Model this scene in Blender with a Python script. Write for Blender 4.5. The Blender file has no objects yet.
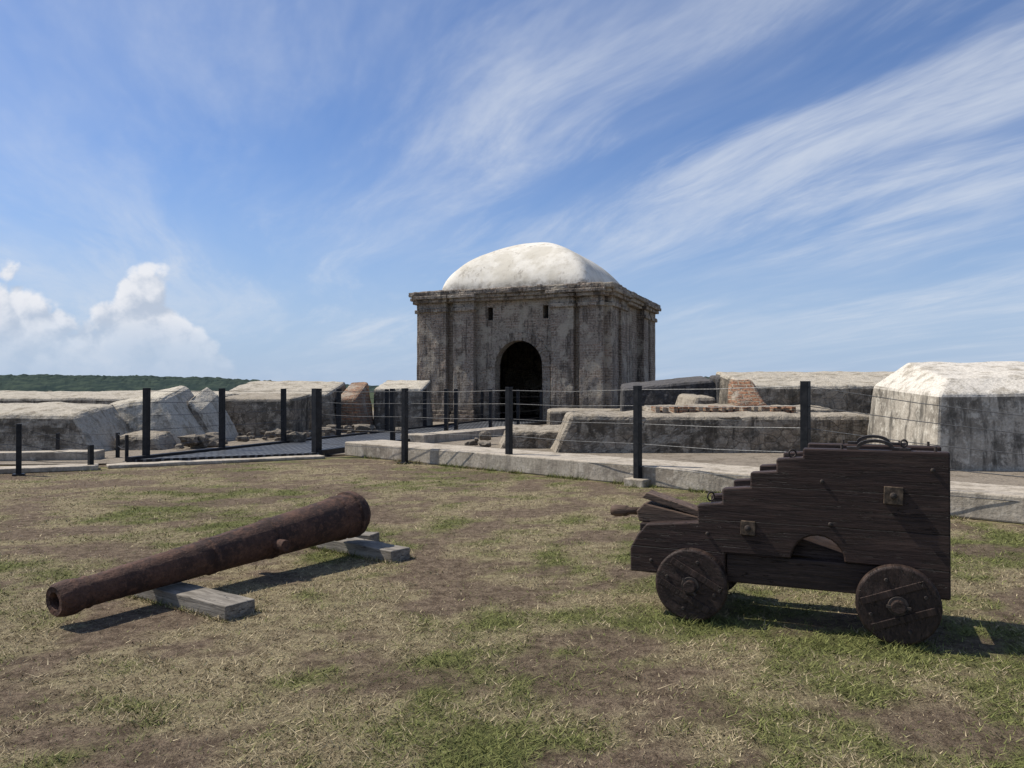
import bpy, bmesh, math, random
import numpy as np
from mathutils import Vector, Matrix, noise as mn
random.seed(7); np.random.seed(7)
S=bpy.context.scene
C=S.collection
# ------------------------------------------------------------------ node helper
class NT:
    def __init__(s,nt): s.nt=nt; s.L=nt.links
    def n(s,t,ins=None,**kw):
        nd=s.nt.nodes.new(t)
        for k,v in kw.items(): setattr(nd,k,v)
        if ins:
            for k,v in ins.items(): s.set(nd.inputs[k],v)
        return nd
    def set(s,sock,v):
        if isinstance(v,bpy.types.NodeSocket): s.L.new(v,sock)
        elif v is not None:
            if sock.type=='RGBA' and hasattr(v,'__len__') and len(v)==3: v=(*v,1)
            sock.default_value=v
    def m(s,op,a,b=None,c=None,clamp=False):
        nd=s.n('ShaderNodeMath',operation=op,use_clamp=clamp)
        s.set(nd.inputs[0],a)
        if b is not None: s.set(nd.inputs[1],b)
        if c is not None: s.set(nd.inputs[2],c)
        return nd.outputs[0]
    def xyz(s,x,y,z):
        return s.n('ShaderNodeCombineXYZ',{0:x,1:y,2:z}).outputs[0]
    def sep(s,v): return s.n('ShaderNodeSeparateXYZ',{0:v}).outputs
    def vm(s,v,sc):
        nd=s.n('ShaderNodeVectorMath',operation='MULTIPLY'); s.set(nd.inputs[0],v); s.set(nd.inputs[1],sc); return nd.outputs[0]
    def va(s,v,sc):
        nd=s.n('ShaderNodeVectorMath',operation='ADD'); s.set(nd.inputs[0],v); s.set(nd.inputs[1],sc); return nd.outputs[0]
    def noise(s,v,scale,detail=5,rough=.55,dist=0.0,dims='3D'):
        return s.n('ShaderNodeTexNoise',{'Vector':v,'Scale':scale,'Detail':min(detail,5),'Roughness':rough,'Distortion':dist},noise_dimensions=dims).outputs['Fac']
    def voro(s,v,scale,feature='F1',out='Distance',rnd=1.0,dims='3D'):
        return s.n('ShaderNodeTexVoronoi',{'Vector':v,'Scale':scale,'Randomness':rnd},feature=feature,voronoi_dimensions=dims).outputs[out]
    def ss(s,v,a,b,o0=0.0,o1=1.0):
        nd=s.n('ShaderNodeMapRange',interpolation_type='SMOOTHSTEP')
        s.set(nd.inputs['Value'],v); nd.inputs['From Min'].default_value=a; nd.inputs['From Max'].default_value=b
        nd.inputs['To Min'].default_value=o0; nd.inputs['To Max'].default_value=o1
        return nd.outputs[0]
    def mix(s,f,a,b,mode='MIX'):
        nd=s.n('ShaderNodeMix',data_type='RGBA',blend_type=mode)
        s.set(nd.inputs[0],f); s.set(nd.inputs[6],a); s.set(nd.inputs[7],b)
        return nd.outputs[2]
    def grey(s,k): return s.n('ShaderNodeCombineColor',{0:k,1:k,2:k}).outputs[0]
def new_mat(name):
    m=bpy.data.materials.new(name); m.use_nodes=True
    nt=m.node_tree; nt.nodes.clear()
    N=NT(nt)
    out=N.n('ShaderNodeOutputMaterial')
    b=N.n('ShaderNodeBsdfPrincipled')
    nt.links.new(b.outputs[0],out.inputs[0])
    b.inputs['Specular IOR Level'].default_value=.2
    return m,N,b
def fin(N,b,col,rough=.9,h=None,bs=.3,bd=.02,metal=0.0,spec=None):
    N.set(b.inputs['Base Color'],col); N.set(b.inputs['Roughness'],rough); b.inputs['Metallic'].default_value=metal
    if spec is not None: b.inputs['Specular IOR Level'].default_value=spec
    if h is not None:
        bp=N.n('ShaderNodeBump',{'Strength':bs,'Distance':bd,'Height':h})
        N.L.new(bp.outputs[0],b.inputs['Normal'])
def pos(N): return N.n('ShaderNodeNewGeometry').outputs['Position']
def obj(N): return N.n('ShaderNodeTexCoord').outputs['Object']
def uvc(N): return N.n('ShaderNodeTexCoord').outputs['UV']

def masonry(name,base,dark,light,cap,stain=.6,capamt=1.0,stone=3.0,stonevis=.35,bd=.05):
    m,N,b=new_mat(name); P=pos(N)
    n1=N.noise(P,.8,5,.65); n2=N.noise(P,5,5,.7); n3=N.noise(P,24,4,.7)
    c=N.mix(N.ss(n1,.42,.56),dark,base)
    c=N.mix(N.ss(n2,.48,.64,0,.85),c,light)
    w=N.va(P,N.vm(N.n('ShaderNodeTexNoise',{'Vector':P,'Scale':2.0,'Detail':1}).outputs['Color'],(.35,.35,.35)))
    ww=N.vm(w,(1,1,1.9))
    h=N.m('ADD',N.m('MULTIPLY',n2,.8),N.m('MULTIPLY',n3,.5))
    if stonevis>.12:
        edge=N.voro(ww,stone,'DISTANCE_TO_EDGE','Distance')
        cv=N.sep(N.voro(ww,stone,'F1','Color'))[0]
        c=N.mix(stonevis,c,N.mix(1.0,c,N.grey(N.m('MULTIPLY_ADD',cv,1.3,.35)),'MULTIPLY'))
        ed=N.ss(edge,.0,.06,1,0)
        edn=N.m('MULTIPLY',ed,N.ss(n1,.42,.55,0,stonevis*1.6))
        c=N.mix(edn,c,(dark[0]*.45,dark[1]*.45,dark[2]*.45))
        h=N.m('ADD',h,N.m('MULTIPLY',ed,-.5*stonevis))
    st=N.noise(N.vm(P,(1.6,1.6,.22)),1.7,5,.72)
    sm=N.m('MULTIPLY',N.ss(st,.49,.62),N.ss(n2,.3,.6,.4,1))
    c=N.mix(N.m('MULTIPLY',sm,stain),c,(.045,.040,.033))
    mo=N.noise(N.va(P,(5,1,3)),1.9,5,.75)
    c=N.mix(N.ss(mo,.54,.64,0,stain*.8),c,(.05,.045,.036))
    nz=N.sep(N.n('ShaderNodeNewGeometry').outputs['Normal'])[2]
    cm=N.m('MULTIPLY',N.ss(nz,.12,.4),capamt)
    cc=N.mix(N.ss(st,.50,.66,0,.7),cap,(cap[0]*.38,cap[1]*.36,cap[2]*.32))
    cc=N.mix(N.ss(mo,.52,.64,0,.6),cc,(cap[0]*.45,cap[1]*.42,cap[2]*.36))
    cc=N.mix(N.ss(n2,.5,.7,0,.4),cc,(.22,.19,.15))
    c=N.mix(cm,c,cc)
    c=N.mix(N.ss(n3,.40,.68,0,.4),c,(dark[0]*.5,dark[1]*.5,dark[2]*.5))
    fin(N,b,c,.95,h,.9,bd)
    return m
M={}
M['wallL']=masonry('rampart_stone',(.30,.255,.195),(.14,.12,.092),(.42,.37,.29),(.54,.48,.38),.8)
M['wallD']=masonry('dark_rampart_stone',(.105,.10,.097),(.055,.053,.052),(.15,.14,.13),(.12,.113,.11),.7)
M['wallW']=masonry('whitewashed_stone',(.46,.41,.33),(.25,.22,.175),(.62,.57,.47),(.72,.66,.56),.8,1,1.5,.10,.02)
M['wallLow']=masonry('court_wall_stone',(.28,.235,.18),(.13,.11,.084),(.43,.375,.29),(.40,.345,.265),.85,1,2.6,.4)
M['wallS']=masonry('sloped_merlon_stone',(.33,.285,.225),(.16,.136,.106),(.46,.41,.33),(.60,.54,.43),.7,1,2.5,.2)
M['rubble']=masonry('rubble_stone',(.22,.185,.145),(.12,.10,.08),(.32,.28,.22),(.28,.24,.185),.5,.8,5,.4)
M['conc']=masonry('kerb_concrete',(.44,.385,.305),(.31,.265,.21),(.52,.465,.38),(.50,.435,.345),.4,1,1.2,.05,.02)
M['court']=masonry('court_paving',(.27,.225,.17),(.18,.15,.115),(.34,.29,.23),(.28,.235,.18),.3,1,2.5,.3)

def mat_brick(name,c1,c2,mort,stain=.6,greyn=.6,plaster=None):
    m,N,b=new_mat(name); U=uvc(N); P=pos(N)
    wob=N.va(U,N.vm(N.n('ShaderNodeTexNoise',{'Vector':P,'Scale':3.0,'Detail':1}).outputs['Color'],(.06,.06,0)))
    br=N.n('ShaderNodeTexBrick',{'Vector':wob,'Scale':1.0,'Color1':c1,'Color2':c2,'Mortar':mort,'Mortar Size':.02,'Mortar Smooth':.3,'Bias':0.0,'Brick Width':.42,'Row Height':.125})
    n1=N.noise(P,.55,5,.65); n2=N.noise(P,2.6,5,.72); n3=N.noise(P,11,5,.72)
    c=br.outputs['Color']
    c=N.mix(N.ss(n2,.46,.58,0,greyn),c,(.33,.285,.23))
    if plaster: c=N.mix(N.ss(n1,.50,.56,0,.75),c,plaster)
    c=N.mix(N.ss(n3,.50,.62,0,.75),c,(.085,.07,.055))
    st=N.noise(N.vm(P,(1.8,1.8,.16)),1.3,5,.76)
    c=N.mix(N.ss(st,.49,.61,0,stain),c,(.062,.053,.043))
    c=N.mix(N.ss(N.noise(N.va(P,(9,4,2)),1.1,5,.72),.51,.60,0,.7),c,(.54,.475,.375))
    c=N.mix(N.m('MULTIPLY',N.ss(N.sep(P)[2],.2,1.8,1,0),N.ss(n2,.35,.6,.1,.7)),c,(.10,.085,.065))
    h=N.m('ADD',N.m('MULTIPLY',br.outputs['Fac'],-.6),N.m('MULTIPLY',n3,1.3))
    fin(N,b,c,.95,h,1.0,.08)
    return m
M['brick']=mat_brick('old_brick',(.46,.355,.27),(.27,.21,.16),(.54,.475,.385),.75,plaster=(.43,.375,.30))
M['brick2']=mat_brick('pilaster_brick',(.41,.315,.245),(.23,.18,.14),(.48,.42,.345),.7,.5,plaster=(.40,.345,.28))
M['redbrick']=mat_brick('red_brick',(.50,.25,.135),(.36,.19,.115),(.48,.39,.28),.25,.15)

def m_dome():
    m,N,b=new_mat('dome_limewash'); P=pos(N)
    n1=N.noise(P,.6,5,.65); n2=N.noise(P,2.6,5,.74); n3=N.noise(P,9,5,.7)
    c=N.mix(N.ss(n1,.4,.6),(.62,.57,.47),(.77,.72,.62))
    c=N.mix(N.ss(n2,.52,.66,0,.5),c,(.50,.445,.35))
    st=N.noise(N.vm(P,(1.2,1.2,.3)),1.4,5,.74)
    c=N.mix(N.ss(st,.55,.68,0,.6),c,(.30,.26,.205))
    z=N.sep(P)[2]
    c=N.mix(N.m('MULTIPLY',N.ss(z,6.8,7.4,1,0),N.ss(n2,.4,.6,.0,.7)),c,(.24,.205,.16))
    fin(N,b,c,.9,N.m('ADD',n2,N.m('MULTIPLY',n3,.5)),.5,.02); return m
M['dome']=m_dome()
def m_wood(name,a,bb,c3,seams=True,rough=.6):
    m,N,b=new_mat(name); O=obj(N)
    g=N.noise(N.vm(O,(2.2,14,34)),1.6,5,.65,.6); g2=N.noise(N.vm(O,(1.2,5,9)),1.5,4,.6); f=N.noise(N.vm(O,(6,30,60)),2,3,.6)
    c=N.mix(N.ss(g,.35,.65),a,bb); c=N.mix(N.ss(g2,.48,.7,0,.8),c,c3)
    cr=N.noise(N.vm(O,(1.3,10,26)),1.1,4,.5,.9)
    crk=N.ss(N.m('ABSOLUTE',N.m('SUBTRACT',cr,.5)),.0,.014,1,0)
    crk=N.m('MULTIPLY',crk,N.ss(g2,.42,.55))
    h=N.m('ADD',N.m('MULTIPLY',g,.5),N.m('MULTIPLY',crk,-1.6))
    if seams:
        z=N.m('ADD',N.sep(O)[2],N.m('MULTIPLY',N.noise(O,3,3),.03))
        tot=None
        for zz in (.475,.70,.945):
            s_=N.ss(N.m('ABSOLUTE',N.m('SUBTRACT',z,zz+.015)),.001,.004,1,0)
            tot=s_ if tot is None else N.m('MAXIMUM',tot,s_)
        tot=N.m('MULTIPLY',tot,N.ss(f,.3,.5,.35,1))
        crk=N.m('MAXIMUM',crk,tot); h=N.m('ADD',h,N.m('MULTIPLY',tot,-1.3))
    c=N.mix(N.m('MULTIPLY',crk,.8),c,(.008,.006,.005))
    c=N.mix(N.ss(f,.55,.75,0,.4),c,(c3[0]*1.6,c3[1]*1.6,c3[2]*1.6))
    fin(N,b,c,rough,h,.8,.012,spec=.3); return m
M['wood']=m_wood('dark_stained_wood',(.023,.0135,.0105),(.049,.028,.021),(.078,.047,.035))
M['woodp']=m_wood('dark_plank_wood',(.021,.013,.010),(.045,.027,.020),(.078,.05,.038),False)
M['woodl']=m_wood('worn_brown_wood',(.085,.054,.037),(.14,.092,.063),(.20,.14,.10),False,.75)
M['woodg']=m_wood('grey_sleeper_wood',(.14,.122,.098),(.25,.222,.182),(.32,.288,.24),False,.9)
def m_rust():
    m,N,b=new_mat('rusted_iron'); O=obj(N)
    n1=N.noise(O,4,5,.7); n2=N.noise(O,16,5,.72); n3=N.noise(O,60,4,.7)
    c=N.mix(N.ss(n1,.38,.62),(.045,.025,.019),(.098,.050,.033))
    c=N.mix(N.ss(n2,.48,.66,0,.75),c,(.15,.078,.050)); c=N.mix(N.ss(n3,.50,.7,0,.65),c,(.022,.014,.011))
    h=N.m('ADD',n2,N.m('MULTIPLY',n3,.7))
    fin(N,b,c,.8,h,.9,.014,spec=.3); return m
M['rust']=m_rust()
def m_simple(name,a,bb,rough=.6,sc=8,metal=0.0,bs=.2,bd=.005):
    m,N,b=new_mat(name); O=obj(N); n=N.noise(O,sc,4,.65)
    fin(N,b,N.mix(N.ss(n,.35,.68),a,bb),rough,n,bs,bd,metal); return m
M['black']=m_simple('black_painted_steel',(.010,.011,.013),(.026,.026,.028),.45)
M['cable']=m_simple('steel_cable',(.07,.07,.07),(.14,.14,.14),.45,20,.5)
M['iron']=m_simple('old_iron',(.03,.026,.024),(.08,.062,.05),.6,25)
M['brass']=m_simple('weathered_iron_plate',(.06,.044,.031),(.16,.115,.078),.65,30,.1)
M['bore']=m_simple('bore_iron',(.008,.006,.005),(.02,.012,.01),.9)
M['inside']=m_simple('dark_interior_plaster',(.03,.027,.024),(.055,.05,.045),.95,2)
def m_grate():
    m,N,b=new_mat('steel_grating'); U=uvc(N)
    s=N.sep(U)
    def lines(v,per,w):
        f=N.m('FRACT',N.m('DIVIDE',v,per)); return N.ss(N.m('ABSOLUTE',N.m('SUBTRACT',f,.5)),w,w+.06,1,0)
    l=N.m('MAXIMUM',lines(s[0],.16,.14),lines(s[1],.42,.14))
    n=N.noise(pos(N),1.5,4,.6)
    c=N.mix(l,(.012,.013,.015),(.12,.125,.13)); c=N.mix(N.ss(n,.4,.65,0,.6),c,(.04,.043,.047))
    fin(N,b,c,.55,l,.6,.02); return m
M['grate']=m_grate()
# grass colours: patchiness is stored on the geometry (same field for soil sheet and blades)
STRAW=((.20,.158,.092),(.42,.345,.212)); GREEN=((.082,.096,.028),(.21,.215,.075)); SOIL=((.105,.073,.052),(.225,.162,.118))
def fields(x,y):
    big=mn.fractal((x*.42+3,y*.42,1.7),.9,2,3); mid=mn.fractal((x*1.9,y*1.9+9,4),.6,2,5); m2=mn.fractal((x*.9+31,y*1.2,7),.6,2,6)
    bx=min(1,max(0,(x+1.0)/5)); by=min(1,max(0,(8.0-y)/4.5))
    g=.26+.75*big+.72*mid+.34*bx+.19*by
    s=.13+1.1*m2-.2*g+.14*min(1,max(0,(y-9)/6))
    g=min(1,max(0,g)); s=min(1,max(0,(s-.10)/.26))
    return (g*g*(3-2*g)), (s*s*(3-2*s))
def m_ground():
    m,N,b=new_mat('dry_grass_ground'); P=pos(N); X=N.sep(P)
    g=N.n('ShaderNodeAttribute',attribute_name='green').outputs['Fac']; s=N.n('ShaderNodeAttribute',attribute_name='soil').outputs['Fac']
    fine=N.noise(P,9,5,.8); vf=N.noise(P,55,4,.75)
    f2=N.ss(fine,.38,.62)
    c=N.mix(N.m('ADD',g,N.m('MULTIPLY',N.m('SUBTRACT',fine,.5),2.2),clamp=True),N.mix(f2,*STRAW),N.mix(f2,*GREEN))
    c=N.mix(N.m('MULTIPLY',N.m('ADD',s,N.m('MULTIPLY',N.m('SUBTRACT',vf,.5),1.8),clamp=True),.88),c,N.mix(f2,*SOIL))
    c=N.mix(N.ss(vf,.44,.66,0,.55),c,N.mix(1.0,c,(.34,.32,.29),'MULTIPLY'))
    c=N.mix(N.ss(X[1],60,110),c,(.05,.065,.03))
    fin(N,b,c,.97,N.m('ADD',fine,N.m('MULTIPLY',vf,.8)),1.0,.035,spec=.1); return m
M['ground']=m_ground()
def m_blade():
    m,N,b=new_mat('grass_blades')
    c=N.n('ShaderNodeAttribute',attribute_name='col').outputs['Color']
    fin(N,b,c,.8,spec=.12); return m
M['blade']=m_blade()
def m_hill():
    m,N,b=new_mat('hazed_forest_canopy'); P=pos(N)
    n=N.noise(P,.06,5,.7); v=N.voro(P,.12)
    c=N.mix(N.ss(n,.4,.62),(.022,.034,.020),(.055,.072,.040)); c=N.mix(N.ss(v,.3,.9,0,.6),c,(.02,.028,.02))
    c=N.mix(.15,c,(.10,.14,.19))  # aerial haze painted in: canopy colour shifted evenly towards blue
    fin(N,b,c,1.0,spec=0.0); return m
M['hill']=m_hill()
# ------------------------------------------------------------------ geometry helpers
def finish(me,name,mat,parent=None,loc=(0,0,0),rot=(0,0,0),bevel=0,seg=2,smooth=False,mtx=None):
    if mat: me.materials.append(mat)
    uv=me.uv_layers.new(name='UVMap')
    for p in me.polygons:
        n=p.normal; ax=max(range(3),key=lambda i:abs(n[i]))
        for li in p.loop_indices:
            v=me.vertices[me.loops[li].vertex_index].co
            uv.data[li].uv=(v.x,v.y) if ax==2 else ((v.y,v.z) if ax==0 else (v.x,v.z))
        p.use_smooth=smooth
    o=bpy.data.objects.new(name,me); C.objects.link(o)
    if parent: o.parent=parent
    if mtx is not None: o.matrix_local=mtx
    else: o.location=loc; o.rotation_euler=rot
    if bevel:
        b=o.modifiers.new('bevel','BEVEL'); b.width=bevel; b.segments=seg; b.limit_method='ANGLE'
    return o
def mk(name,verts,faces,mat,**kw):
    bm=bmesh.new(); vs=[bm.verts.new(v) for v in verts]
    for f in faces:
        try: bm.faces.new([vs[i] for i in f])
        except ValueError: pass
    bmesh.ops.recalc_face_normals(bm,faces=bm.faces)
    me=bpy.data.meshes.new(name); bm.to_mesh(me); bm.free()
    return finish(me,name,mat,**kw)
HF=[(0,1,2,3),(4,5,6,7),(0,1,5,4),(1,2,6,5),(2,3,7,6),(3,0,4,7)]
def box(name,x0,x1,y0,y1,z0,z1,mat,**kw):
    return mk(name,[(x0,y0,z0),(x1,y0,z0),(x1,y1,z0),(x0,y1,z0),(x0,y0,z1),(x1,y0,z1),(x1,y1,z1),(x0,y1,z1)],HF,mat,**kw)
def prism(name,prof,y0,y1,mat,**kw):
    n=len(prof); v=[(x,y0,z) for x,z in prof]+[(x,y1,z) for x,z in prof]
    f=[tuple(range(n)),tuple(range(n,2*n))]+[(i,(i+1)%n,n+(i+1)%n,n+i) for i in range(n)]
    return mk(name,v,f,mat,**kw)
def lathe(name,prof,mat,segs=32,**kw):   # about X
    v=[];f=[];idx=[]
    for s,r in prof:
        if r<1e-6: idx.append([len(v)]); v.append((s,0,0))
        else:
            idx.append(list(range(len(v),len(v)+segs)))
            v+=[(s,r*math.cos(2*math.pi*k/segs),r*math.sin(2*math.pi*k/segs)) for k in range(segs)]
    for a,b in zip(idx,idx[1:]):
        for k in range(segs):
            k2=(k+1)%segs
            if len(a)==1 and len(b)==1: continue
            if len(a)==1: f.append((a[0],b[k],b[k2]))
            elif len(b)==1: f.append((a[k],a[k2],b[0]))
            else: f.append((a[k],a[k2],b[k2],b[k]))
    return mk(name,v,f,mat,**kw)
def axm(p,d):
    d=Vector(d).normalized(); q=d.to_track_quat('X','Z'); return Matrix.Translation(Vector(p))@q.to_matrix().to_4x4()
def rod(name,p,q,r,mat,parent=None,segs=12,bevel=0,smooth=True):
    L=(Vector(q)-Vector(p)).length
    return lathe(name,[(0,0),(0,r),(L,r),(L,0)],mat,segs,parent=parent,mtx=axm(p,Vector(q)-Vector(p)),bevel=bevel,smooth=False)
def torus(name,c,R,r,mat,parent,rot=(0,0,0),a0=0,a1=2*math.pi,n=24,k=8):
    v=[];f=[];full=abs(a1-a0-2*math.pi)<1e-4; m_=n if full else n+1
    for i in range(m_):
        a=a0+(a1-a0)*i/n
        for j in range(k):
            t=2*math.pi*j/k; rr=R+r*math.cos(t)
            v.append((rr*math.cos(a),rr*math.sin(a),r*math.sin(t)))
    for i in range(n):
        i2=(i+1)%m_
        for j in range(k): f.append((i*k+j,i*k+(j+1)%k,i2*k+(j+1)%k,i2*k+j))
    return mk(name,v,f,mat,parent=parent,loc=c,rot=rot,smooth=True)
def empty(name,loc=(0,0,0),rz=0):
    e=bpy.data.objects.new(name,None); C.objects.link(e); e.location=loc; e.rotation_euler=(0,0,rz); e.empty_display_size=.2; return e
tex=bpy.data.textures.new('erosion','CLOUDS'); tex.noise_scale=.5; tex.noise_depth=4
tex2=bpy.data.textures.new('erosion_big','CLOUDS'); tex2.noise_scale=1.8; tex2.noise_depth=2
def weather(o,lv=4,st=.12,st2=.12,bev=.12):
    if bev:
        b=o.modifiers.new('bevel','BEVEL'); b.width=bev; b.segments=2; b.limit_method='ANGLE'
    s=o.modifiers.new('sub','SUBSURF'); s.subdivision_type='SIMPLE'; s.levels=lv; s.render_levels=lv
    for t,k in ((tex,st),(tex2,st2)):
        if k:
            d=o.modifiers.new('disp','DISPLACE'); d.texture=t; d.texture_coords='GLOBAL'; d.strength=k; d.mid_level=.5
def block(name,*levels,mat=None,lv=4,st=.07,st2=.12,bev=.1,split=6,parent=None):
    """levels (bottom..top): 4 points each front-left, front-right, back-right, back-left"""
    levels=list(levels)
    if mat is None: mat=levels.pop()
    bm=bmesh.new(); rows=[]
    for i in range(split+1):
        t=i/split; col=[]
        for l in levels: col.append(Vector(l[0]).lerp(Vector(l[1]),t))
        for l in reversed(levels): col.append(Vector(l[3]).lerp(Vector(l[2]),t))
        rows.append([bm.verts.new(p) for p in col])
    K_=len(rows[0])
    for a,b in zip(rows,rows[1:]):
        for k in range(K_): bm.faces.new((a[k],b[k],b[(k+1)%K_],a[(k+1)%K_]))
    nl=len(levels)
    for r in (rows[0],rows[-1]):
        for k in range(nl-1): bm.faces.new((r[k],r[k+1],r[K_-2-k],r[K_-1-k]))
    bmesh.ops.recalc_face_normals(bm,faces=bm.faces)
    me=bpy.data.meshes.new(name); bm.to_mesh(me); bm.free()
    o=finish(me,name,mat,parent=parent,smooth=False); weather(o,lv,st,st2,bev); return o
# ------------------------------------------------------------------ ground
def ground_h(x,y):
    k=max(0.0,min(1.0,(13-math.hypot(x*.6,y))/4))
    return (mn.noise((x*.35,y*.35,0))*.02+mn.noise((x*1.6,y*1.6,5))*.012-.006)*k
xs=np.concatenate([[-4000,-1500,-600,-250,-100,-50],np.arange(-24,24.01,.15),[50,100,250,600,1500,4000]])
ys=np.concatenate([[-3000,-800,-200,-60,-20],np.arange(-6,20.01,.15),[30,50,100,250,600,1500,5000]])
nx=len(xs)
v=[(float(x),float(y),ground_h(x,y)) for y in ys for x in xs]
f=[(j*nx+i,j*nx+i+1,(j+1)*nx+i+1,(j+1)*nx+i) for j in range(len(ys)-1) for i in range(nx-1)]
me=bpy.data.meshes.new('ground'); me.from_pydata(v,[],f)
fl=np.array([fields(p[0],p[1]) for p in v],dtype=np.float32)
for nm,k in (('green',0),('soil',1)):
    at=me.attributes.new(nm,'FLOAT','POINT'); at.data.foreach_set('value',np.ascontiguousarray(fl[:,k]))
me.materials.append(M['ground']); go=bpy.data.objects.new('ground',me); C.objects.link(go)
mk('courtyard_paving',[(-34,16.6,.03),(-9.2,16.9,.03),(-4.6,19.4,.03),(-4.0,19.6,.03),(11.5,4.4,.03),(45,4,.03),(45,62,.03),(-34,62,.03)],[tuple(range(8))],M['court'])
d_=Vector((.714,-.70,0)); nrm=Vector((.70,.714,0))
A=Vector((-4.15,19.55,0)); B=A+d_*23
K0=Vector((1.238,5.48)); ku=Vector((.916,-.401)); kn=Vector((.401,.916))
def blades():
    N_=380000
    d=np.exp(np.random.uniform(math.log(2.2),math.log(17.5),N_)); a=np.random.uniform(-.95,.95,N_)
    x=a*d; y=d
    ok=(y<15.2-.98*x)&((y<15.9)|(x>-8))&(y<18.3)&((x>-4.7)|(y<16.2+.6*(x+8.3)))
    x=x[ok];y=y[ok]
    keep=[];G=[];Sx=[]
    for xi,yi in zip(x,y):
        n=mn.noise((xi*4,yi*4,9)); g,s=fields(xi,yi)
        keep.append(random.random()<(.95-.76*s)*(.75+.5*n+.2*g)); G.append(g); Sx.append(s)
    keep=np.array(keep); g=np.array(G)[keep]; s=np.array(Sx)[keep]; x=x[keep]; y=y[keep]
    hm=np.ones(len(x)); 
    # longer untrimmed tufts against the kerb, posts, sleepers and wheels
    ex=[];ey=[];eh=[]
    for _ in range(9000):
        t=random.random()**1.3*22; 
        if mn.noise((t*1.3,0,3))<-.1: continue
        p=B.xy.lerp(A.xy,0)-d_.xy*t-nrm.xy*random.uniform(.02,.14); ex.append(p.x);ey.append(p.y);eh.append(random.uniform(1.2,3.0))
    def ringt(cx,cy,rx,n,hk):
        for _ in range(n):
            an=random.uniform(0,6.283); r=rx*(1+abs(random.gauss(0,.35))); ex.append(cx+r*math.cos(an)); ey.append(cy+r*math.sin(an)); eh.append(random.uniform(1,hk))
    for px_,py_ in ((-4.78,19.3),(-2.36,17.35),(-.06,15.75),(2.12,13.3),(4.13,11.1)): ringt(px_,py_,.14,160,3)
    for u in (0,1.296):
        for w_ in (.045,.825):
            for _ in range(260):
                p=K0+ku*(u+random.gauss(0,.10))+kn*(w_+random.choice((-1,1))*random.uniform(.05,.11)); ex.append(p.x);ey.append(p.y);eh.append(random.uniform(1,2.6))
    for p,q in (((-2.95,6.32),(-1.93,5.62)),((-1.98,8.22),(-1.05,7.46))):
        p=Vector(p);q=Vector(q); nn=Vector((-(q-p).y,(q-p).x)).normalized()
        for _ in range(900):
            r=p.lerp(q,random.uniform(-.03,1.04))+nn*random.choice((-1,1))*random.uniform(.125,.17); ex.append(r.x);ey.append(r.y);eh.append(random.uniform(.9,2.4))
    ge=np.array([min(1,fields(a_,b_)[0]+.35) for a_,b_ in zip(ex,ey)])
    x=np.concatenate([x,ex]); y=np.concatenate([y,ey]); hm=np.concatenate([hm,eh]); g=np.concatenate([g,ge]); s=np.concatenate([s,np.zeros(len(ex))])
    n=len(x); d=np.hypot(x,y)
    h=np.random.uniform(.007,.023,n)*(1+.4*g-.3*s)*(1+.02*d)*hm
    tall=np.random.rand(n)<.025; h[tall]*=2.0
    w=np.random.uniform(.0012,.0026,n)*(1+.15*d)
    th=np.random.uniform(0,6.283,n); ph=np.random.uniform(0,6.283,n); ln=np.random.uniform(.6,2.8,n)*h/hm**.8
    z=np.array([ground_h(a_,b_) for a_,b_ in zip(x,y)])-.002
    co=np.empty((n,3,3))
    co[:,0,0]=x-np.cos(th)*w; co[:,0,1]=y-np.sin(th)*w; co[:,0,2]=z
    co[:,1,0]=x+np.cos(th)*w; co[:,1,1]=y+np.sin(th)*w; co[:,1,2]=z
    co[:,2,0]=x+np.cos(ph)*ln; co[:,2,1]=y+np.sin(ph)*ln; co[:,2,2]=z+h
    me=bpy.data.meshes.new('grass'); me.vertices.add(n*3); me.vertices.foreach_set('co',co.ravel())
    me.loops.add(n*3); me.loops.foreach_set('vertex_index',np.arange(n*3,dtype=np.int32))
    me.polygons.add(n); me.polygons.foreach_set('loop_start',np.arange(0,n*3,3,dtype=np.int32))
    me.update(calc_edges=True)
    r=np.random.rand(n,1); isg=(np.random.rand(n)<np.clip(g*.95+.10,0,1))[:,None]
    A_=lambda t:np.array(t)
    c=np.where(isg,A_(GREEN[0])*(1-r)+A_(GREEN[1])*1.15*r,A_(STRAW[0])*(1-r)+A_(STRAW[1])*1.2*r)
    c*=(.7+.6*np.random.rand(n,1))
    cc=np.ones((n,4),dtype=np.float32); cc[:,:3]=c
    at=me.attributes.new('col','FLOAT_COLOR','POINT'); at.data.foreach_set('color',np.repeat(cc,3,axis=0).ravel())
    me.materials.append(M['blade']); o=bpy.data.objects.new('grass',me); C.objects.link(o)
blades()
# ------------------------------------------------------------------ kerb
def kerb(name,A,B,w,h,mat,st=.012):
    return block(name,[A,B,B+nrm*w,A+nrm*w],[A+Vector((0,0,h)),B+Vector((0,0,h)),B+nrm*w+Vector((0,0,h)),A+nrm*w+Vector((0,0,h))],mat,lv=3,st=st*1.5,st2=st,bev=.025,split=24)
kerb('low_concrete_parapet',A,B,1.15,.34,M['conc'])
def slab(name,p,q,w,h,mat):
    p=Vector((*p,0));q=Vector((*q,0)); dd=(q-p).normalized(); nn=Vector((-dd.y,dd.x,0))*w; u=Vector((0,0,h))
    return block(name,[p,q,q+nn,p+nn],[p+u,q+u,q+nn+u,p+nn+u],mat,lv=3,st=.03,st2=.03,bev=.02,split=8)
slab('concrete_kerb',(-13.5,13.4),(-8.35,15.9),.55,.10,M['conc'])
slab('concrete_kerb',(-8.3,16.2),(-4.4,18.6),.45,.07,M['conc'])
slab('concrete_kerb',(-16,16.9),(-9.5,18.0),.6,.22,M['conc'])
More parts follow.
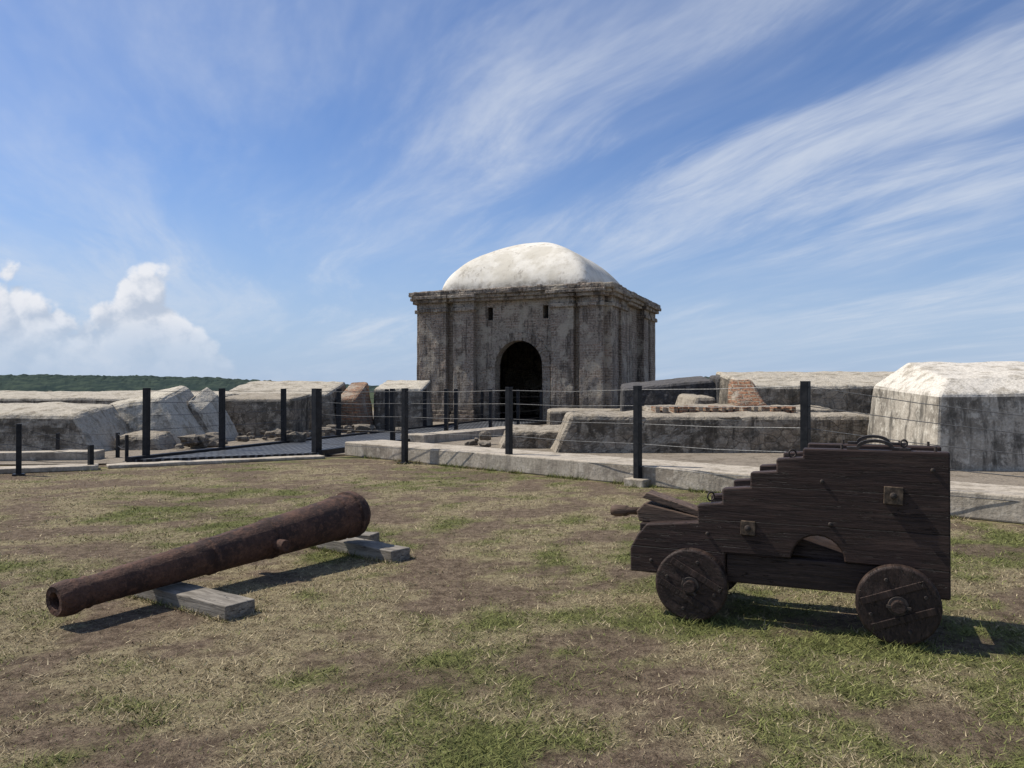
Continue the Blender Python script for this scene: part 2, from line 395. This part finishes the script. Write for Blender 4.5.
# ------------------------------------------------------------------ footbridge
L0,L1=Vector((-8.35,17.2,0)),Vector((-.9,41.0,0)); R0,R1=Vector((-4.7,19.2,0)),Vector((2.2,39.6,0))
fb=empty('footbridge')
dv=[(L0.x,L0.y,.10),(R0.x,R0.y,.10),(R1.x,R1.y,.10),(L1.x,L1.y,.10)]
mk('deck',[(*a[:2],.02) for a in dv]+dv,HF,M['grate'],parent=fb)
for nm,a,b in (('edge_beam',L0,L1),('edge_beam',R0,R1)):
    dd=(b-a).normalized(); k=Vector((-dd.y,dd.x,0))*.08; u=Vector((0,0,.16))
    mk(nm,[a-k,b-k,b+k,a+k,a-k+u,b-k+u,b+k+u,a+k+u],HF,M['black'],parent=fb)
# ------------------------------------------------------------------ fences
def fence(pts,H,zs,w=.11,z0=0.0,thick=None,name='cable_fence'):
    e=empty(name)
    for i,p in enumerate(pts):
        hh=H[i] if isinstance(H,list) else H
        nx_=pts[i+1] if i+1<len(pts) else p; pv=pts[i-1] if i else p
        an=math.atan2(nx_[1]-pv[1],nx_[0]-pv[0])
        ww=thick.get(i,w) if thick else w
        tilt=random.uniform(-.008,.008)
        box('post',-ww/2,ww/2,-ww/2,ww/2,z0,z0+hh,M['black'],parent=e,loc=(p[0],p[1],0),rot=(tilt,tilt*.7,an),bevel=.006)
        box('base_plate',-ww*1.1,ww*1.1,-ww*1.1,ww*1.1,z0,z0+.03,M['black'],parent=e,loc=(p[0],p[1],0.003),rot=(0,0,an))
    for i in range(len(pts)-1):
        h0=H[i] if isinstance(H,list) else H; h1=H[i+1] if isinstance(H,list) else H
        for q in zs:
            a=Vector((pts[i][0],pts[i][1],z0+q*h0)); b=Vector((pts[i+1][0],pts[i+1][1],z0+q*h1)); mid=(a+b)/2-Vector((0,0,random.uniform(.01,.035)))
            rod('cable',a,mid,.006,M['cable'],e,6); rod('cable',mid,b,.006,M['cable'],e,6)
    return e
ZS=(.2,.42,.62,.8,.96)
f1=fence([(-4.78,19.3),(-2.36,17.35),(-.06,15.75),(2.12,13.3),(4.13,11.1),(6.35,9.3),(9.5,6.2)],[1.66,1.66,1.68,1.69,1.74,1.32,1.32],ZS,.11,0,{0:.18})
for p,hh in (((2.12,13.3),.13),((-.06,15.75),.07),((4.13,11.1),.1)):
    box('concrete_footing',-.2,.2,-.16,.16,-.02,hh,M['conc'],parent=f1,loc=(p[0]+.02,p[1],0),rot=(0,0,-.78),bevel=.02)
def lp(a,b,ts): return [tuple((a.lerp(b,t)).xy) for t in ts]
fence(lp(L0,L1,(.02,.125,.235,.36,.5,.64,.78,.92)),1.62,ZS,.12,.05)
fence(lp(R0,R1,(.18,.36,.40,.56,.72,.88)),1.62,ZS,.12,.05)
fence([(-13.5,13.6),(-9.35,14.95),(-8.6,16.1)],[.98,.98,.5],(.3,.6,.92),.09)
fence([(-12.2,18.2),(-10.6,18.4),(-9.3,18.6),(-8.6,17.6)],.62,(.5,.95),.07)
# ------------------------------------------------------------------ gatehouse
ang=math.atan2(-.38,.925)
G=empty('domed_brick_gatehouse',(1.72,43.65,0),ang)
W=4.85; T=.55
dc,dw,dsp=.5,1.25,2.85
arc=[(dc+dw*math.cos(math.pi*i/20),dsp+dw*math.sin(math.pi*i/20)) for i in range(21)]
prism('front_wall',[(-W,0),(-W,5.15),(W,5.15),(W,0),(dc+dw,0)]+arc+[(dc-dw,0)],-W,-W+T,M['brick'],parent=G)
for a,b in ((-W,-1.2),(-.90,1.77),(2.05,W)): box('front_wall_band',a,b,-W,-W+T,5.15,5.8,M['brick'],parent=G)
box('front_wall_top',-W,W,-W,-W+T,5.8,6.1,M['brick'],parent=G)
box('slit_back',-1.2,2.05,-W+T+.003,-W+T+.05,5.1,5.85,M['inside'],parent=G)
box('back_wall',-W,W,W-T,W,0,6.1,M['brick'],parent=G)
box('side_wall',-W,-W+T,-W+T,W-T,0,6.1,M['brick'],parent=G)
box('side_wall',W-T,W,-W+T,W-T,0,6.1,M['brick'],parent=G)
box('ceiling',-W+T,W-T,-W+T,W-T,5.9,6.1,M['inside'],parent=G)
box('inner_floor',-W+T,W-T,-W+.02,W-T,.0,.14,M['inside'],parent=G)
n=20
ro=dw+.42
outer=[(dc+ro*math.cos(math.pi*i/n),dsp+ro*math.sin(math.pi*i/n)) for i in range(n+1)]
inner=[(dc+(dw+.002)*math.cos(math.pi*i/n),dsp+(dw+.002)*math.sin(math.pi*i/n)) for i in range(n+1)]
for i in range(n):
    prism('arch_brick',[outer[i],outer[i+1],inner[i+1],inner[i]],-W-.06-(i%2)*.03,-W+.1,M['brick2'] if i%2 else M['brick'],parent=G)
box('door_jamb',dc-ro,dc-dw-.002,-W-.07,-W+.1,0,dsp,M['brick2'],parent=G,bevel=.02)
box('door_jamb',dc+dw+.002,dc+ro,-W-.07,-W+.1,0,dsp,M['brick2'],parent=G,bevel=.02)
box('door_impost',dc-ro-.06,dc-dw-.004,-W-.13,-W+.1,dsp-.08,dsp+.06,M['brick'],parent=G,bevel=.02)
box('door_impost',dc+dw+.004,dc+ro+.06,-W-.13,-W+.1,dsp-.08,dsp+.06,M['brick'],parent=G,bevel=.02)
def face(rz,pil):
    def fb_(name,x0,x1,y0,y1,z0,z1,mat,bev=.02,er=0):
        o=box(name,x0,x1,y0,y1,z0,z1,mat,parent=G,rot=(0,0,rz))
        weather(o,4,.06+er,.02,bev); return o
    for a,b in pil:
        fb_('pilaster',a,b,-W-.38,-W+.1,.62,5.72,M['brick2'],.03)
        fb_('pilaster_base',a-.1,b+.1,-W-.54,-W+.1,0,.42,M['brick2'],.04)
        fb_('pilaster_base_step',a-.05,b+.05,-W-.46,-W+.1,.42,.62,M['brick2'],.04)
        fb_('pilaster_capital',a-.06,b+.06,-W-.49,-W+.1,5.62,5.82,M['brick'],.03)
        fb_('frieze_block',a,b,-W-.39,-W+.1,5.82,6.1,M['brick'],.02)
        fb_('cornice_block',a-.12,b+.12,-W-.57,-W-.1,6.10,6.27,M['brick2'],.03)
        fb_('cornice_block_top',a-.18,b+.18,-W-.70,-W-.2,6.27,6.45,M['brick2'],.04)
pf=[(-4.9,-3.35),(-2.95,-1.8),(2.3,3.45),(3.75,4.9)]
ps=[(-4.88,-3.6),(-3.0,-1.9),(1.9,3.0),(3.6,4.88)]
face(0,pf); face(math.pi/2,ps); face(-math.pi/2,ps); face(math.pi,ps)
def ringslab(name,h,z0,z1,mat,bev=.04,st=.05):
    o=box(name,-h,h,-h,h,z0,z1,mat,parent=G); weather(o,6,st,st,bev); return o
ringslab('cornice_lower',W+.32,6.10,6.26,M['brick2'])
ringslab('cornice_middle',W+.44,6.26,6.44,M['brick'],.04,.07)
ringslab('cornice_top',W+.58,6.44,6.68,M['brick2'],.05,.14)
ringslab('roof_terrace',W-.1,6.66,6.80,M['brick2'],.04,.06)
def dome():
    nz,na=44,176; v=[];f=[]; a0=4.15; H=3.1
    for i in range(nz):
        t=i/(nz-1); hgt=t
        s=max(0,1-hgt**1.75)**.64
        e=18-13.5*t
        for j in range(na):
            th=2*math.pi*j/na; c,s_=math.cos(th),math.sin(th)
            rr=(abs(c)**e+abs(s_)**e)**(-1/e)
            x=a0*s*rr*c;y=a0*s*rr*s_; z=6.72+.10*min(1,t*12)+ (H-.1)*hgt if i else 6.70
            k=.04*mn.noise((x*.6,y*.6,z*.6))+.010*mn.noise((x*3,y*3,z*3))
            v.append((x*(1+k*.25)-.25,y*(1+k*.25),z+k*(.5 if i else 0)))
    for i in range(nz-1):
        for j in range(na): f.append((i*na+j,i*na+(j+1)%na,(i+1)*na+(j+1)%na,(i+1)*na+j))
    return mk('dome',v,f,M['dome'],parent=G,smooth=True)
dome()
for k in range(9):
    x=random.uniform(-4.9,4.7)
    box('loose_brick',x,x+random.uniform(.2,.6),-W-.4,-W-.05,6.62,6.62+random.uniform(.08,.16),M['brick2'],parent=G,rot=(0,0,random.uniform(-.03,.03)),bevel=.04)
# ------------------------------------------------------------------ ramparts (right)
def rect(name,x0,x1,y0,y1,z0,zf,zb,mat,lt=0,rt=0,tf=0,**kw):
    return block(name,[(x0,y0,z0),(x1,y0,z0),(x1,y1,z0),(x0,y1,z0)],[(x0+lt,y0+tf,zf),(x1-rt,y0+tf,zf),(x1-rt,y1,zb),(x0+lt,y1,zb)],mat,**kw)
block('whitewashed_merlon',[(8.32,15.5,-.1),(17,15.1,-.1),(17,20.5,-.1),(8.7,19.6,-.1)],[(8.45,15.62,1.55),(17,15.3,1.62),(17,20,1.8),(8.80,19.2,1.74)],[(8.95,16.2,1.88),(17,15.9,1.95),(17,18.8,2.34),(9.35,18.6,2.27)],M['wallW'],lv=4,st=.045,st2=.14,bev=.07,split=10)
rect('stone_merlon',7.1,14,24,27.5,-.1,1.76,2.22,M['wallL'],.15,0,.1,split=8,st=.08)
rect('red_brick_step',6.6,7.9,23.2,24.2,.9,1.2,1.98,M['redbrick'],.05,.55,.05,split=2,lv=4,st=.08,st2=.08)
block('dark_stone_merlon',[(3.9,28.5,-.1),(8.1,27.6,-.1),(8.6,31,-.1),(4.3,31.5,-.1)],[(4.0,28.6,1.7),(7.1,27.8,2.0),(7.4,30.6,2.2),(4.3,31.2,1.9)],M['wallD'],split=6,st=.07,st2=.08)
block('dark_stone_merlon',[(7.2,27.4,-.1),(8.0,27.2,-.1),(8.4,29.5,-.1),(7.6,30,-.1)],[(7.15,27.5,2.1),(7.35,27.3,2.15),(7.8,29.4,2.2),(7.4,29.6,2.2)],M['wallD'],split=2,st=.04,st2=.04)
rect('court_wall',1.0,9.6,20,22.2,-.1,.96,1.02,M['wallLow'],.5,0,.12,split=10,st=.11,st2=.2)
rect('court_wall_ledge',3.8,9.2,22.2,24.2,-.1,1.10,1.18,M['wallLow'],.1,0,.1,split=8,st=.1)
lb=empty('brick_ledge')
for k in range(26):
    x=3.9+k*.15; box('brick',x,x+.12,21.5,22.2,.98,1.14+random.uniform(0,.05),M['redbrick'],parent=lb,rot=(0,0,random.uniform(-.004,.004)),bevel=.01)
rect('court_wall',-.4,1.7,21.5,24,-.1,.50,.56,M['wallLow'],.3,0,.05,split=4,st=.14)
rect('court_wall',5.2,6.5,24.3,27,-.1,1.4,1.5,M['wallLow'],.5,.2,.1,split=3)
slab('stone_coping',(-2.6,23.5),(1.2,30.5),.9,.28,M['conc'])
rect('court_wall',1.4,5.6,30,32,-.1,.85,.9,M['wallLow'],.0,0,.05,split=4)
rect('stone_merlon',9.0,30,33,36,-.1,2.2,2.5,M['wallL'],.3,0,.1,split=10)
# ramparts (left)
block('stone_merlon',[(-20,19.4,-.1),(-10.5,20,-.1),(-10.7,23,-.1),(-20,23,-.1)],[(-20,19.6,1.02),(-11.2,20.2,.98),(-11.4,22.6,1.27),(-20,22.6,1.3)],M['wallL'],split=10,st=.07,st2=.2)
block('sloped_merlon',[(-12.6,22.2,-.1),(-9.3,22.6,-.1),(-9.0,25.5,-.1),(-12.6,25.5,-.1)],[(-12.5,22.4,1.0),(-10.2,23.0,1.5),(-10.3,25.0,1.82),(-12.6,25,1.25)],M['wallS'],split=6,st=.07,st2=.2,bev=.15)
block('stone_merlon_end',[(-9.9,24.0,-.1),(-8.9,24.2,-.1),(-8.8,26,-.1),(-9.9,26,-.1)],[(-9.95,24.1,1.3),(-9.55,24.2,1.0),(-9.6,25.8,1.5),(-10.0,25.8,1.8)],M['wallS'],split=2,st=.07,st2=.1)
rect('court_wall',-9.9,-7.4,26.5,29,-.1,1.35,1.5,M['wallLow'],0,0,.1,split=4)
rect('stone_merlon',-11.0,-6.7,29.5,33,-.1,1.5,2.02,M['wallL'],.0,.25,.1,split=8,st=.08)
rect('red_brick_step',-6.75,-5.7,30.2,33,-.1,1.3,2.0,M['redbrick'],.0,.3,.05,split=2,lv=4,st=.08,st2=.06)
rect('stone_merlon',-5.75,-3.6,32.5,36,-.1,1.7,2.12,M['wallS'],.0,.1,.1,split=4)
rect('stone_merlon',-34,-12,33,37,-.1,1.3,1.62,M['wallL'],.0,.2,.1,split=12)
rect('court_wall',-10.6,-9.2,20.9,22,-.1,.40,.48,M['wallLow'],0,.3,.1,split=3,st=.12)
def rubble():
    bm=bmesh.new()
    spots=[(-7.9,24.6,1.6,1.4,24),(-8.6,21.9,1.0,1.0,12),(-5.6,28,1.5,1.2,14),(-.8,22.3,1.0,.8,8),(-6.7,27.5,1.2,1.6,14)]
    for cx,cy,rx,ry,n in spots:
        for i in range(n):
            s=random.choice((random.uniform(.06,.16),random.uniform(.15,.42))); x=cx+random.gauss(0,rx*.6); y=cy+random.gauss(0,ry*.6); z=random.uniform(.02,.3)
            r=bmesh.ops.create_icosphere(bm,subdivisions=2,radius=s)
            sc=Vector((random.uniform(.8,1.6),random.uniform(.8,1.3),random.uniform(.5,1.0))); o=random.uniform(0,99)
            for v_ in r['verts']:
                p=v_.co; q=p/s
                q=Vector([max(-.72,min(.72,c)) for c in q])*s*(1+.5*mn.noise(q*1.1+Vector((o,o,o))))
                v_.co=Vector((q.x*sc.x+x,q.y*sc.y+y,q.z*sc.z+z))
    me=bpy.data.meshes.new('rubble'); bm.to_mesh(me); bm.free(); finish(me,'rubble_stones',M['rubble'])
rubble()
# ------------------------------------------------------------------ hills
def hills():
    na,nr=900,14; v=[];f=[]
    for j in range(nr):
        for i in range(na):
            a=-1.6+3.4*i/(na-1); d=820+j*22
            env=13.5*max(0,min(1,(-.10-a)/.30))+ (3.5*math.exp(-((a+.62)/.25)**2))
            env+=15.5*math.exp(-((a-.25)/.06)**2)+9*math.exp(-((a-1.1)/.3)**2)+4
            x=a*d; prof=math.sin(min(1,(j+.3)/(nr*.6))*math.pi/2)
            z=env*prof*(1+.12*mn.noise((a*9,0,3)))+ (2.2*mn.noise((x*.09,d*.09,0))+2.0*mn.noise((x*.3,d*.3,4)))*prof
            v.append((x,d,z if j else -2))
    for j in range(nr-1):
        for i in range(na-1): f.append((j*na+i,j*na+i+1,(j+1)*na+i+1,(j+1)*na+i))
    me=bpy.data.meshes.new('hills'); me.from_pydata(v,[],f); finish(me,'forested_hills',M['hill'])
hills()
# ------------------------------------------------------------------ cannon barrel
cb=empty('rusty_cannon_barrel')
m0=Vector((-3.10,5.35,.175)); m1=Vector((-1.55,7.86,.39)); Lc=(m1-m0).length
pr=[(.9,0),(.9,.050),(.02,.053),(0,.062),(-.004,.100),(.01,.112),(.06,.121),(.11,.124),(.15,.117),(.19,.107),(.205,.113),(.225,.113),(.24,.104)]
for i in range(1,9): pr.append((.24+i*(1.15-.24)/8,.104+i*(.140-.104)/8))
pr+=[(1.16,.150),(1.20,.150),(1.21,.143),(1.75,.167),(1.76,.178),(1.81,.178),(1.82,.170),(2.55,.203),(2.56,.214),(2.61,.216),(2.62,.206),(2.72,.209),(2.73,.228),(2.80,.228),(2.815,.212),(2.86,.19),(2.885,.14),(2.90,.09),(2.905,.0)]
pr=[(s*Lc/2.86 if s>.3 else s,r) for s,r in pr]
bar=lathe('barrel',pr,M['rust'],56,parent=cb,mtx=axm(m0,m1-m0),smooth=True)
sm=bar.modifiers.new('es','EDGE_SPLIT'); sm.split_angle=math.radians(40)
ss_=bar.modifiers.new('sub','SUBSURF'); ss_.subdivision_type='SIMPLE'; ss_.levels=2; ss_.render_levels=2
t3=bpy.data.textures.new('pitting','CLOUDS'); t3.noise_scale=.05; t3.noise_depth=3
dsp_=bar.modifiers.new('d','DISPLACE'); dsp_.texture=t3; dsp_.texture_coords='LOCAL'; dsp_.strength=.010
ax=(m1-m0).normalized(); side=ax.cross(Vector((0,0,1))).normalized()
tc=m0+ax*1.80
lathe('trunnion',[(-.27,0),(-.27,.045),(-.265,.052),(.265,.052),(.27,.045),(.27,0)],M['rust'],24,parent=cb,mtx=axm(tc-Vector((0,0,.03)),side),smooth=False,bevel=.004)
lathe('bore_plug',[(.885,0),(.885,.0495)],M['bore'],24,parent=cb,mtx=axm(m0,m1-m0))
def sleeper(name,p,q,w,h):
    p=Vector((*p,0));q=Vector((*q,0)); L=(q-p).length
    o=box(name,0,L,-w/2,w/2,-.01,h,M['woodg'],loc=p,rot=(0,0,math.atan2((q-p).y,(q-p).x)),bevel=.008)
    s=o.modifiers.new('sub','SUBSURF'); s.subdivision_type='SIMPLE'; s.levels=5; s.render_levels=5
    d=o.modifiers.new('d','DISPLACE'); d.texture=tex; d.texture_coords='GLOBAL'; d.strength=.016
    return o
sleeper('wooden_sleeper',(-2.95,6.32),(-1.93,5.62),.25,.095)
sleeper('wooden_sleeper',(-1.98,8.22),(-1.05,7.46),.24,.105)
sleeper('wooden_sleeper',(-2.0,8.55),(-1.45,8.35),.2,.09)
# ------------------------------------------------------------------ gun carriage
K=empty('wooden_gun_carriage',(1.238,5.48,0),math.atan2(-.401,.916))
up=[(-.455,.46),(-.40,.56),(-.335,.64),(.03,.675),(.03,.80),(.20,.82),(.20,.92),(.39,.94),(.39,1.04),(.56,1.055),(.56,1.14),(.73,1.155),(.73,1.215)]
arch=[(.985,.47)]+[(.82+.165*math.cos(math.pi*i/12),.472+.165*math.sin(math.pi*i/12)) for i in range(1,12)]+[(.65,.47)]
prof=[(-.455,.29)]+up+[(1.597,1.215),(1.597,.29),(1.25,.29),(1.25,.47)]+arch+[(.22,.47),(.22,.29)]
Wd=.70
for nm,y in (('side_cheek',.10),('side_cheek',Wd-.04)):
    o=prism(nm,prof,y,y+.115,M['wood'],parent=K,bevel=.011)
for y in (.125,Wd-.02): box('lower_beam',.225,1.245,y,y+.085,.27,.466,M['woodp'],parent=K,bevel=.008)
for u in (0,1.296):
    box('axletree',u-.085,u+.085,.105,Wd+.06,.165,.288,M['woodp'],parent=K,bevel=.01)
    rod('axle',(u,-.055,.25),(u,Wd+.235,.25),.042,M['woodp'],K,20,.006)
    for y0,sg in ((0,-1),(Wd+.08,1)):
        lathe('wheel',[(0,0),(0,.235),(.008,.248),(.082,.248),(.09,.235),(.09,0)],M['woodp'],56,parent=K,mtx=Matrix.Translation((u,y0,.25))@Matrix.Rotation(math.radians(random.uniform(0,90)),4,'Y')@Matrix.Rotation(math.pi/2,4,'Z'),bevel=.004)
        yf=y0 if sg<0 else y0+.09
        rr=random.uniform(-.5,.5)+math.pi/2
        mt=Matrix.Translation((u,yf,.25))@Matrix.Rotation(rr,4,'Y')
        for dx in (-.085,.085): box('wheel_clamp',dx-.022,dx+.022,-.009,.009,-.195,.195,M['woodp'],parent=K,mtx=mt,bevel=.003)
        lathe('hub_washer',[(0,0),(0,.062),(.012,.058),(.012,0)],M['iron'],28,parent=K,mtx=axm((u,yf+sg*.004,.25),(0,sg,0)))
        box('linch_pin',-.008,.008,-.048 if sg<0 else .03,-.032 if sg<0 else .05,-.07,.07,M['iron'],parent=K,mtx=Matrix.Translation((u,yf,.25))@Matrix.Rotation(rr+.4,4,'Y'))
        for k in range(4):
            a=rr+math.pi/4+k*math.pi/2
            lathe('bolt',[(0,0),(0,.013),(.01,.010),(.01,0)],M['iron'],10,parent=K,mtx=axm((u+.17*math.cos(a),yf,.25+.17*math.sin(a)),(0,sg,0)))
box('front_transom',1.47,1.575,.215,Wd-.04,.5,1.12,M['woodp'],parent=K,bevel=.01)
box('mid_transom',1.05,1.15,.215,Wd-.04,.45,.85,M['woodp'],parent=K,bevel=.01)
prism('stool_bed',[(-.42,.56),(-.42,.62),(.6,.62),(1.0,.50),(1.0,.44)],.24,Wd-.07,M['woodp'],parent=K,bevel=.008)
box('rear_transom',-.20,-.10,.215,Wd-.04,.32,.56,M['woodp'],parent=K,bevel=.01)
prism('quoin_wedge',[(-.44,.622),(-.46,.70),(-.40,.76),(.12,.66),(.12,.622)],.29,.50,M['woodl'],parent=K,bevel=.01)
lathe('quoin_handle',[(0,0),(0,.03),(.09,.028),(.12,.042),(.20,.046),(.235,.035),(.245,0)],M['woodl'],20,parent=K,mtx=axm((-.445,.395,.685),(-1,-.05,-.03)),smooth=True)
prism('loose_plank',[(-.42,.80),(-.385,.84),(.10,.70),(.08,.66)],.30,.48,M['woodl'],parent=K,bevel=.006)
for yy,sg in ((.10,-1),(Wd+.075,1)):
    for (u,z,s) in ((1.275,.93,.056),(.375,.66,.048)):
        box('iron_plate',-s,s,-.012,.012,-s,s,M['brass'],parent=K,loc=(u,yy+sg*.008,z),rot=(0,.04,0),bevel=.004)
        lathe('bolt_head',[(0,0),(0,.022),(.016,.018),(.022,0)],M['iron'],12,parent=K,mtx=axm((u,yy+sg*.02,z),(0,sg,0)))
    for (u,z) in ((-.3,.38),(.1,.6),(.85,1.0),(1.45,.4),(.9,.72),(1.5,1.1)):
        lathe('bolt_head',[(0,0),(0,.014),(.008,.010),(.01,0)],M['iron'],10,parent=K,mtx=axm((u,yy,z),(0,sg,0)))
for yc in (.157,Wd+.018):
    prism('capsquare',[(1.0,1.217),(1.0,1.232),(1.06,1.234)]+[(1.17-.11*math.cos(math.pi*i/10),1.234+.05*math.sin(math.pi*i/10)) for i in range(1,10)]+[(1.28,1.234),(1.38,1.232),(1.38,1.217),(1.27,1.217)]+[(1.17+.095*math.cos(math.pi*i/10),1.217+.048*math.sin(math.pi*i/10)) for i in range(1,10)]+[(1.07,1.217)],yc-.03,yc+.03,M['iron'],parent=K)
    for u in (1.34,.97,1.52): rod('eye_bolt',(u,yc,1.2),(u,yc,1.245),.009,M['iron'],K,8)
torus('eye_ring',(1.34,.157,1.262),.022,.006,M['iron'],K,(math.pi/2,0,.5))
torus('ring_bolt',(.115,.157,.855),.030,.006,M['iron'],K,(math.pi/2,0,.9))
torus('ring_bolt',(.66,.157,1.175),.026,.006,M['iron'],K,(math.pi/2,.3,.6))
# ------------------------------------------------------------------ sun + sky
el=math.radians(53); az=Vector((-.95,.31,0)).normalized()
sd=Vector((az.x*math.cos(el),az.y*math.cos(el),math.sin(el)))
sl=bpy.data.lights.new('sun','SUN'); sl.energy=4.9; sl.angle=math.radians(.53); sl.color=(1,.945,.86)
so=bpy.data.objects.new('sun',sl); C.objects.link(so); so.rotation_euler=sd.to_track_quat('Z','Y').to_euler(); so.location=(-20,10,40)
w=bpy.data.worlds.new('World'); S.world=w; w.use_nodes=True; w.node_tree.nodes.clear(); N=NT(w.node_tree)
out=N.n('ShaderNodeOutputWorld'); bg=N.n('ShaderNodeBackground'); N.L.new(bg.outputs[0],out.inputs[0]); bg.inputs[1].default_value=.10
try:
    w.cycles.sampling_method='MANUAL'; w.cycles.sample_map_resolution=256
except Exception: pass
sky=N.n('ShaderNodeTexSky',sky_type='NISHITA'); sky.sun_disc=False; sky.sun_elevation=el; sky.sun_rotation=math.atan2(sd.x,sd.y)%(2*math.pi)
sky.air_density=1.0; sky.dust_density=.4; sky.ozone_density=2.5; sky.altitude=0
D=N.n('ShaderNodeTexCoord').outputs['Generated']; x,y,z=N.sep(D)[0:3]
zz=N.m('ADD',N.m('MAXIMUM',z,0.0),.10)
px=N.m('DIVIDE',x,zz); py=N.m('DIVIDE',y,zz)
P2=N.xyz(N.m('SUBTRACT',px,.85),N.m('SUBTRACT',py,.37),0.0)
wn=N.sep(N.n('ShaderNodeTexNoise',{'Vector':P2,'Scale':.35,'Detail':2},noise_dimensions='3D').outputs['Color'])
along=N.m('ADD',N.m('MULTIPLY',px,-.40),N.m('MULTIPLY',py,.916))
across=N.m('ADD',N.m('MULTIPLY',px,.916),N.m('MULTIPLY',py,.40))
across=N.m('ADD',N.m('SUBTRACT',across,.93),N.m('MULTIPLY',N.m('SUBTRACT',wn[0],.5),1.1))
c1=N.noise(N.xyz(N.m('MULTIPLY',along,.34),N.m('MULTIPLY',across,1.25),1.3),1.0,5,.6,.2)
c2=N.noise(N.xyz(N.m('MULTIPLY',along,1.1),N.m('MULTIPLY',across,3.8),4.3),1.0,5,.7,.3)
cov=N.noise(N.va(P2,(4.2,1.1,0)),.5,2,.5)
cir=N.m('MULTIPLY',N.ss(N.m('ADD',N.m('MULTIPLY',c1,.58),N.m('MULTIPLY',c2,.42)),.43,.68),N.ss(cov,.36,.60,.4,1))
veil=N.m('MULTIPLY',N.ss(c1,.30,.62),.20)
cir=N.m('ADD',N.m('MULTIPLY',cir,.55),veil,clamp=True)
cir=N.m('MULTIPLY',cir,N.ss(z,.0,.10,.35,1))
base=N.mix(1.0,sky.outputs[0],(.78,.93,1.20),'MULTIPLY')
base=N.mix(N.ss(z,-.02,.30,.88,0),base,(4.1,5.3,7.3))
col=N.mix(cir,base,(7.0,7.5,8.3))
ym=N.m('MAXIMUM',y,.05); a=N.m('DIVIDE',x,ym); b=N.m('DIVIDE',z,ym)
AB=N.xyz(a,N.m('MULTIPLY',b,1.25),0.0)
def hump(c,w0,w1,hh): return N.ss(N.m('ABSOLUTE',N.m('SUBTRACT',a,c)),w0,w1,0,hh)
f0=N.noise(N.va(AB,(2.3,.4,0)),5.0,1,.5,dims='2D')
top=N.m('ADD',N.m('MULTIPLY_ADD',f0,.05,.062),N.m('MAXIMUM',hump(-.47,.10,.0,.085),hump(-.66,.13,.0,.085)))
top=N.m('SUBTRACT',top,N.ss(a,-.42,-.24,0,.16))
def dens(vec,bsock):
    f1=N.noise(vec,12,5,.56,.1,dims='2D'); v1=N.voro(vec,22,'F1','Distance',dims='2D')
    r=N.m('SUBTRACT',top,bsock)
    r=N.m('ADD',r,N.m('MULTIPLY',N.m('SUBTRACT',f1,.5),.11))
    return N.m('SUBTRACT',r,N.m('MULTIPLY',N.m('MULTIPLY',v1,v1),.05))
d1=dens(AB,b)
d2=dens(N.va(AB,(-.012,.018,0)),N.m('ADD',b,.014))
cm=N.m('MULTIPLY',N.ss(d1,.0,.022),N.ss(b,.02,.12,.2,.96)); cm=N.m('MULTIPLY',cm,N.ss(y,.0,.1))
lit=N.ss(N.m('SUBTRACT',d1,d2),-.010,.032)
lit=N.m('MULTIPLY',lit,N.ss(d1,.12,.0,.55,1))
cc=N.mix(lit,(4.9,5.6,6.8),(8.6,8.7,9.1))
col=N.mix(cm,col,cc)
N.L.new(col,bg.inputs[0])
# ------------------------------------------------------------------ camera
cam=bpy.data.cameras.new('camera'); cam.sensor_width=36; cam.lens=36*788/1024; cam.clip_end=9000; cam.clip_start=.05
co=bpy.data.objects.new('camera',cam); C.objects.link(co); co.location=(0,0,1.6); co.rotation_euler=(math.radians(90)+math.atan(7/788),0,0)
S.camera=co
S.view_settings.view_transform='Standard'; S.view_settings.look='None'; S.view_settings.exposure=0; S.view_settings.gamma=1
